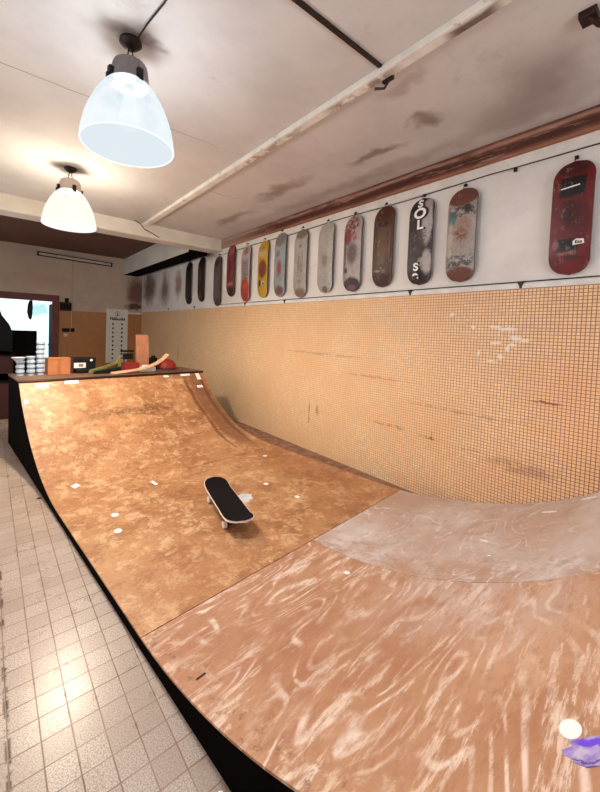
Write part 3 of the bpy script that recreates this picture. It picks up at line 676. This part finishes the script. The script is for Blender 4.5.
make_lamp(.61, .07, 'bell-shaped pendant lamp above the near end of the ramp, outside the view', M['shade_cool'], M['lens_cool'], M['grey_cast'], power=34*PW, col=(.93, .96, 1))  # unseen third lamp, added to brighten the near end

# ceiling cables
def cable(pts, r, label, name='ceiling_cable'):
    o = MB().tube(pts, r, 6).build(name, M['dark_metal']); tag(o, label, 'cable'); return o
cable([(.66+.01, 1.70, H-.008), (.665, 1.84, H-.008), (.64, 2.02, H-.010), (.62, 2.15, H-.03)], .005, 'thin dark cable running across the ceiling to the nearer lamp')
cable([(1.69, 5.72, H-.008), (1.80, YB-.01, H-.02), (1.86, YB-.012, H-.09), (1.95, YB-.012, 3.06), (2.1, YB-.012, 3.0)], .006, 'thin dark cable hanging over the ceiling cross beam')
fx = MB().box((2.27, .50, H-.035), (2.36, .57, H)).tube([(2.30, .53, H-.03), (2.33, .50, H-.07), (2.36, .44, H-.09), (2.42, .40, H-.05)], .012, 8).build('ceiling_bracket', M['coping'], bevel=.006)
tag(fx, 'rusty broken bracket on the ceiling at the top right', 'bracket')
hk = MB().tube([(1.92, 1.40, H-.05), (1.925, 1.44, H-.08), (1.91, 1.50, H-.06)], .008, 6).box((1.90, 1.37, H-.06), (1.925, 1.44, H-.03)).build('beam_clip', M['dark_metal'])
tag(hk, 'dark clip on the white ceiling beam where the dark strip meets it', 'clip')

# ------------------------------------------------------------------ far wall fittings
fr = MB().box((-.04, D-.04, 0), (.08, D+.02, 2.25)).box((1.13, D-.04, 0), (1.275, D+.02, 2.25)).box((.08, D-.04, 2.09), (1.13, D+.02, 2.25)).build('door_1', M['red_frame'], bevel=.006)
struct(fr)
# room beyond the doorway
struct(MB().box((-.6, D+.15, 0), (-.5, 12.6, 2.7)).build('wall_beyond_left', M['plain_wall']))
struct(MB().box((1.9, D+.15, 0), (2.0, 12.6, 2.7)).build('wall_beyond_right', M['plain_wall']))
struct(MB().box((-.6, 12.5, 0), (2.0, 12.6, .2)).box((-.6, 12.5, 2.3), (2.0, 12.6, 2.7)).box((-.6, 12.5, .2), (.0, 12.6, 2.3)).box((1.45, 12.5, .2), (2.0, 12.6, 2.3)).build('wall_beyond_far', M['plain_wall']))
struct(MB().box((-.6, D+.15, 2.7), (2.0, 12.6, 2.8)).build('ceiling_beyond', M['plain_wall']))
def glass(k):
    w = k.warp(2, .3)
    c = k.mix(k.step(k.noise(3, 5, .6, stretch=(1, 1, 3)), .3, .7), lin((184, 220, 228)), lin((214, 236, 240)))
    c = k.mix(k.math('MULTIPLY', k.blob(w, (1.05, 12.5, 1.95), (.2, 2, .16), .3, 'b'), .8), c, lin((130, 168, 168)))
    return k.mix(k.math('MULTIPLY', k.step(k.noise(7, 4, .6, stretch=(.3, 1, 3)), .58, .66), .5), c, lin((160, 184, 204)))
win = MB().box((0.0, 12.52, .2), (1.45, 12.53, 2.3)).build('window_1', emis('daylit_frosted_glass', (1, 1, 1), .9, 0, glass)); struct(win)
o = MB().box((.30, 11.2, 0), (.90, 11.6, 1.35)).box((.31, 11.19, .05), (.595, 11.2, 1.32)).box((.605, 11.19, .05), (.89, 11.2, 1.32)).build('dark_cabinet', M['dark_brown'], bevel=.005)
tag(o, 'dark cabinet standing beyond the doorway in front of the bright window', 'cabinet')
m = MB(); pts = [(-.02, 0), (.05, .02), (.06, -.2), (.045, -.42), (.02, -.5), (-.03, -.46), (-.065, -.3), (-.05, -.1)]
o = m.prism(pts, 11.28, 11.31, lambda u, v, d: (.75+u, d, 2.13+v)).tube([(.75, 11.3, 2.13), (.75, 11.3, 2.7)], .004, 6).build('hanging_cloth', M['black'])
tag(o, 'dark rag hanging in the bright doorway opening', 'cloth')
o = MB().prism([(0, 0), (.34, 0), (.40, 1.25), (.31, 1.50), (.16, 1.72), (.12, 1.86), (.0, 1.95)], 11.0, 11.12, lambda u, v, d: (.0+u, d, v)).build('coat_rack_pile', M['black'], bevel=.02)
tag(o, 'dark slanting pile of coats at the left side of the doorway', 'coats')
o = MB().box((1.16, D+.2, 0), (1.24, D+.9, 2.05)).build('door_leaf', M['dark_brown']); tag(o, 'dark door leaf standing open behind the right jamb of the doorway', 'door')
MB().lathe([(.02, 0), (.025, .02), (.001, .04)], 12, M=Matrix.Translation((1.16, D+.8, 1.0)) @ Matrix.Rotation(-PI/2, 4, 'Y')).build('door_knob', M['steel'], o)
# fluorescent fitting
root = empty('tube_light_fitting', (1.645, D, 3.19)); tag(root, 'long dark-edged tube light fitting, unlit, high on the far wall', 'light fitting')
root.rotation_euler = (0, .022, 0)
MB().box((-.84, -.05, -.05), (.84, 0, .05)).build('casing', M['dark_metal'], root, bevel=.004)
MB().box((-.80, -.062, -.028), (.80, -.048, .028)).build('diffuser', M['pale_cast'], root, bevel=.004)
# conduit, fuse box, switches
o = MB().tube([(1.55, D-.012, 3.12), (1.55, D-.012, 2.3), (1.56, D-.012, 1.46)], .012, 8).build('conduit_pipe', M['pale_cast']); tag(o, 'thin painted conduit running down the far wall right of the doorway', 'pipe')
r_ = empty('fuse_box', (1.43, D, 2.0)); tag(r_, 'dark red-brown fuse box on the far wall beside the door frame', 'fuse box')
MB().box((-.14, -.07, -.11), (.11, 0, .10)).build('casing', M['maroon'], r_, bevel=.006)
for q in range(4): MB().box((-.125+q*.06, -.085, -.08), (-.085+q*.06, -.068, .06)).build('fuse', M['dark_brown'], r_)
MB().box((-.03, -.05, .10), (.05, 0, .20)).build('cable_entry', M['dark_brown'], r_)
r_ = empty('light_switch', (1.42, D, 1.41)); tag(r_, 'dark double switch plate on the far wall below the fuse box', 'switch')
MB().box((-.07, -.03, -.045), (.09, 0, .045)).build('plate', M['dark_brown'], r_, bevel=.004)
for q in (-.03, .04): MB().box((q-.015, -.04, -.02), (q+.015, -.028, .02)).build('rocker', M['black'], r_)
o = MB().box((1.54, D-.03, 1.365), (1.62, D, 1.46)).box((1.56, D-.038, 1.39), (1.60, D-.028, 1.43)).build('wall_socket', M['dark_brown'], bevel=.003); tag(o, 'small dark socket at the foot of the conduit pipe', 'socket')
Mx = Matrix.Translation((1.43, D, 1.28)) @ Matrix.Rotation(PI/2, 4, 'X')
o = MB().lathe([(.05, 0), (.05, .02), (.035, .035), (.015, .037), (.001, .03)], 24, M=Mx, caps=False).build('round_socket', M['pale_cast']); tag(o, 'round cream socket on the far wall below the dark switch', 'socket')

# tall white chart on the far wall
ch = empty('wall_chart', (2.64, D-.02, 1.29)); tag(ch, 'tall white chart with a black heading and two columns of small icons', 'chart')
MB().box((-.275, -.012, -.72), (.275, 0, .72)).build('board', M['chart'], ch, bevel=.003)
m = MB()
for s_ in range(22):   # emblem: ring and a small figure
    a0, a1 = 2*PI*s_/22, 2*PI*(s_+1)/22
    m.prism([(.055*math.cos(a0), .055*math.sin(a0)), (.062*math.cos(a0), .062*math.sin(a0)), (.062*math.cos(a1), .062*math.sin(a1)), (.055*math.cos(a1), .055*math.sin(a1))], -.014, -.0125, lambda u, v, d: (u, d, .60+v))
m.prism([(-.012, -.07), (.012, -.07), (.008, .04), (-.008, .04)], -.0145, -.0125, lambda u, v, d: (u, d, .60+v))
m.build('emblem', M['ink'], ch)
m = MB()
for q in range(9):   # illegible bold heading strokes
    x_ = -.19+q*.044; hh = (.07, .06, .065, .075, .045, .03, .055, .06, .05)[q]
    m.prism([(x_, .435), (x_+.030, .435), (x_+.036, .435+hh), (x_+.010, .435+hh)], -.0145, -.0125, lambda u, v, d: (u, d, v))
m.build('heading', M['ink'], ch)
m = MB(); m.box((-.13, -.0145, .425), (.20, -.0125, .445)); m.build('heading_bar', M['ink'], ch)
for r__ in range(9):
    for sx in (-.105, .125):
        zc = .32-r__*.115
        q = MB().prism([(-.022, -.018), (.0, -.03), (.024, -.012), (.015, .022), (-.008, .03), (-.026, .012)], -.0145, -.0125, lambda u, v, d: (sx+u, d, zc+v)).build('icon', M['ink'], ch)

# ------------------------------------------------------------------ things on the far platform (ramp frame -> world)
def on_deck(name, x, y, rz=0, z=None):
    p = Rz @ Vector((x, y, (ZD if z is None else z)+.001)); return empty(name, p, GA+rz)
def solo(mb, name, mats, x, y, rz=0, z=None, bevel=0):
    o = mb.build(name, mats, bevel=bevel); p = Rz @ Vector((x, y, (ZD if z is None else z)+.001)); o.location = p; o.rotation_euler = (0, 0, GA+rz); return o
def make_tub():
    o = MB().lathe([(.001, 0), (.038, 0), (.046, .05), (.049, .052), (.001, .052)], 24, caps=False).build('plastic_tub', M['white_plastic'])
    m = MB()
    for k_ in range(24):
        a0, a1 = 2*PI*k_/24, 2*PI*(k_+1)/24
        za = .022+.012*(k_ % 2); zb = .022+.012*((k_+1) % 2)
        f = lambda a, z: ((.0405+z*.12+.0008)*math.cos(a), (.0405+z*.12+.0008)*math.sin(a), z)
        m.face([f(a0, za-.008), f(a1, zb-.008), f(a1, zb+.008), f(a0, za+.008)])
    m.build('label_band', M['blue_print'], o)
    MB().lathe([(.001, .052), (.050, .052), (.050, .060), (.001, .060)], 24, caps=False).build('lid', M['white_plastic'], o)
    return o
tub = make_tub(); first = True
stacks = ((.825, 5.42, 3, 'left'), (.935, 5.40, 4, 'middle'), (1.04, 5.42, 7, 'right'))
for x, y, n_, wh in stacks:
    for q in range(n_):
        if first: o = tub; first = False
        else:
            o = tub.copy(); C.objects.link(o)
            for c_ in list(tub.children):
                d = c_.copy(); C.objects.link(d); d.parent = o
        p = Rz @ Vector((x+random.uniform(-.003, .003), y, ZD+.001+q*.0605)); o.location = p
        lab = {'left': 'white tub with blue print in the low left stack on the far platform', 'middle': 'white tub with blue print in the middle stack on the far platform', 'right': 'white tub with blue print in the tall right stack by the cardboard box'}[wh]
        tag(o, lab, 'tub', 'tubs in the %s stack' % wh)
o = solo(MB().lathe([(.001, 0), (.04, 0), (.074, .04), (.078, .042), (.070, .034), (.04, .006), (.001, .006)], 28, caps=False), 'plastic_bowl', M['white_plastic'], .80, 5.36, z=ZD+.19)
tag(o, 'shallow white bowl on top of the low left stack of tubs', 'bowl')
# cardboard box
bx = on_deck('cardboard_box', 1.235, 5.42, .0); tag(bx, 'open-topped brown cardboard box beside the stacks of white tubs', 'box')
MB().box((-.13, -.10, 0), (.13, .10, .215)).build('carton', M['cardboard'], bx, bevel=.003)
MB().box((-.128, -.108, .20), (.128, -.098, .222)).build('flap', M['cardboard'], bx)
MB().box((-.02, -.1012, .0), (.02, -.100, .21)).build('tape', plain('packing_tape', (176, 106, 62), .3), bx)
o = solo(MB().box((-.02, -.06, 0), (.02, .06, .20)), 'red_book', M['maroon'], 1.395, 5.44, .0, bevel=.003); tag(o, 'thin maroon book standing right of the cardboard box', 'book')
o = solo(MB().box((-.16, -.11, 0), (.16, .11, .055)), 'black_case', M['black'], 1.60, 5.46, .0, bevel=.012); tag(o, 'flat black case lying under the olive cloth', 'case')
sb = on_deck('shoe_box', 1.57, 5.47, .0, ZD+.057); tag(sb, 'black shoe box with a white label resting on the black case', 'box')
MB().box((-.15, -.09, 0), (.13, .09, .10)).build('carton', M['black'], sb, bevel=.003)
MB().box((-.153, -.093, .10), (.133, .093, .15)).build('lid', M['black'], sb, bevel=.003)
MB().box((-.148, -.0925, .015), (-.0, -.0905, .085)).build('paper_label', M['paper'], sb)
MB().box((-.09, -.0935, .03), (-.03, -.092, .07)).build('printed_mark', M['grille'], sb)
MB().lathe([(.018, 0), (.018, .002)], 16, M=Matrix.Translation((.07, -.0935, .12)) @ Matrix.Rotation(PI/2, 4, 'X')).build('round_tag', M['paper'], sb)
# olive cloth drooping wedge
m = MB()
m.prism([(-.20, .05), (.0, .10), (.15, .16), (.20, .235), (.215, .20), (.22, .0), (.18, .0), (.165, .12), (.0, .055), (-.18, .0), (-.22, .0)], -.04, .02, lambda u, v, d: (u, d, v))
o = solo(m, 'olive_bag', M['green'], 1.80, 5.30, .0, bevel=.008); tag(o, 'olive green cloth bag slumped over dark things on the platform', 'bag')
o = solo(MB().prism([(-.19, 0), (.19, 0), (.185, .09), (.05, .07), (-.17, .04)], -.04, .0, lambda u, v, d: (u, d, v)), 'black_pouch', M['black'], 1.80, 5.22, .0, bevel=.01); tag(o, 'limp black pouch lying in front of the olive bag', 'pouch')
rb = on_deck('red_carton', 2.17, 5.40, .0); tag(rb, 'low red carton below the tall white chart', 'carton')
MB().box((-.13, -.08, 0), (.14, .08, .11)).build('carton', M['red'], rb, bevel=.003); MB().box((-.13, -.085, .105), (.14, .085, .125)).build('lid', M['red'], rb, bevel=.002)
# bent pale deck (curved strip)
m = MB(); pts = [(-.42, .0), (-.3, .012), (-.15, .025), (.0, .045), (.12, .075), (.24, .125), (.34, .19), (.40, .25)]
def off(i, d): return (pts[i][0], pts[i][1]+d)
poly = [off(i, 0) for i in range(len(pts))]+[off(i, .022) for i in reversed(range(len(pts)))]
m.prism(poly, -.06, .06, lambda u, v, d: (u, d, v))
M['pale_wood'] = plain('pale_bent_wood', (222, 182, 144), .5, var=.12, scale=9)
o = solo(m, 'bent_blank_deck', M['pale_wood'], 2.24, 5.09, .0, bevel=.004); tag(o, 'pale bent wooden strip curling up at its right end on the platform edge', 'board')
o = solo(MB().box((-.10, -.05, 0), (.12, .05, .07)).box((-.06, -.045, .07), (.03, .045, .095)), 'white_parts_bag', M['paper'], 2.37, 5.20, .0, bevel=.012); tag(o, 'small crumpled white packet behind the bent pale strip', 'packet')
o = solo(MB().prism([(-.095, 0), (.095, 0), (.085, .54), (-.085, .54)], -.02, .03, lambda u, v, d: (u, d+v*.10, v)).prism([(.085, 0), (.098, 0), (.088, .54), (.083, .54)], -.05, .03, lambda u, v, d: (u, d+v*.10, v)), 'leaning_plank', M['plank'], 2.44, 5.52, .0, bevel=.003); tag(o, 'pinkish plank leaning upright near the corner at the back of the platform', 'plank')
bs = on_deck('metal_stand', 2.21, 5.56, 0); tag(bs, 'small black stand with a crossbar left of the leaning plank', 'stand')
MB().box((-.10, -.015, .27), (.10, .015, .30)).box((-.06, -.02, .16), (.09, .02, .25)).build('head', M['black'], bs, bevel=.004)
MB().tube([(-.05, 0, 0), (-.045, 0, .16)], .010, 8).build('post', M['black'], bs)
o = solo(MB().box((-.05, -.05, 0), (.05, .05, .19)).lathe([(.05, .18), (.03, .20), (.03, .22)], 16), 'dark_bottle', M['dark_brown'], 2.56, 5.40, 0, bevel=.01); tag(o, 'squat dark square bottle at the foot of the leaning plank', 'bottle')
m = MB().lathe([(.001, .16), (.06, .152), (.115, .12), (.15, .07), (.155, .03), (.16, .0), (.001, .0)], 32, caps=False)
o = solo(m, 'red_helmet', M['red'], 2.82, 5.46, 0, bevel=0); tag(o, 'red domed helmet at the right end of the far platform', 'helmet')
MB().lathe([(.156, .0), (.168, .004), (.168, .014), (.158, .02)], 32, caps=False).build('brim', M['maroon'], o)

# debris on the floor by the ramp
for x, y, s_, mt, lab in ((.655, 1.10, .020, M['paper'], 'crumpled white paper scrap on the floor beside the near black side'), (.61, .98, .010, M['paper'], 'tiny white crumb on the floor below the paper scrap'),
                        (.33, 3.72, .02, M['dark_metal'], 'dark splinter lying on the floor far along the ramp'), (.47, 2.95, .02, M['dark_metal'], 'dark splinter on the floor touching the black ramp side')):
    m = MB(); bmesh.ops.create_icosphere(m.b, subdivisions=2, radius=s_)
    for v in m.b.verts: v.co = Vector((v.co.x*random.uniform(.5, 1.4), v.co.y*random.uniform(.5, 1.2), abs(v.co.z)*random.uniform(.2, .7)))
    o = m.build('paper_scrap' if mt is M['paper'] else 'wood_splinter', mt, loc=(x, y, 0)); tag(o, lab, 'scrap' if mt is M['paper'] else 'splinter')
# dark crates left of the ramp in the far left corner
for x, y, sx, sy, h, lab in ((.15, 7.6, .30, .5, .62, 'dark maroon crate on the floor past the far end of the ramp'), (.02, 8.8, .28, .5, .95, 'tall dark maroon crate behind the lower one near the doorway')):
    r_ = empty('crate', (x, y, 0)); tag(r_, lab, 'crate')
    MB().box((-sx, -sy, 0), (sx, sy, h)).build('body', M['maroon'], r_, bevel=.006)
    MB().box((-sx-.01, -sy-.01, h-.04), (sx+.01, sy+.01, h)).build('lid', M['dark_brown'], r_, bevel=.004)

# added fill window behind the camera: frame, mullion, glowing glass
wf = MB().box((.3, Y0-.06, 1.0), (.36, Y0+.02, 2.4)).box((2.44, Y0-.06, 1.0), (2.5, Y0+.02, 2.4)).box((.36, Y0-.06, 1.0), (2.44, Y0+.02, 1.06)).box((.36, Y0-.06, 2.34), (2.44, Y0+.02, 2.4)).box((1.37, Y0-.05, 1.06), (1.43, Y0+.01, 2.34)).build('window_2', M['white_trim'])
struct(wf)
g = MB().box((.36, Y0-.05, 1.06), (2.44, Y0-.04, 2.34)).build('glass', M['daylight_back'], wf)

for n_, (a_, b_) in enumerate(WL):  # unseen left-wall windows, added as soft fill light
    f = MB()
    f.box((XL-.06, a_, 1.0), (XL+.02, a_+.06, 2.5)).box((XL-.06, b_-.06, 1.0), (XL+.02, b_, 2.5)).box((XL-.06, a_, 1.0), (XL+.02, b_, 1.06)).box((XL-.06, a_, 2.44), (XL+.02, b_, 2.5)).box((XL-.05, (a_+b_)/2-.03, 1.06), (XL+.01, (a_+b_)/2+.03, 2.44))
    o = struct(f.build('window_%d' % (3+n_), M['white_trim']))
    MB().box((XL-.05, a_+.06, 1.06), (XL-.04, b_-.06, 2.44)).build('glass', M['daylight'], o)

wd = bpy.data.worlds.new('world'); S.world = wd; wd.use_nodes = True
wd.node_tree.nodes['Background'].inputs[0].default_value = (.8, .85, 1, 1); wd.node_tree.nodes['Background'].inputs[1].default_value = .15
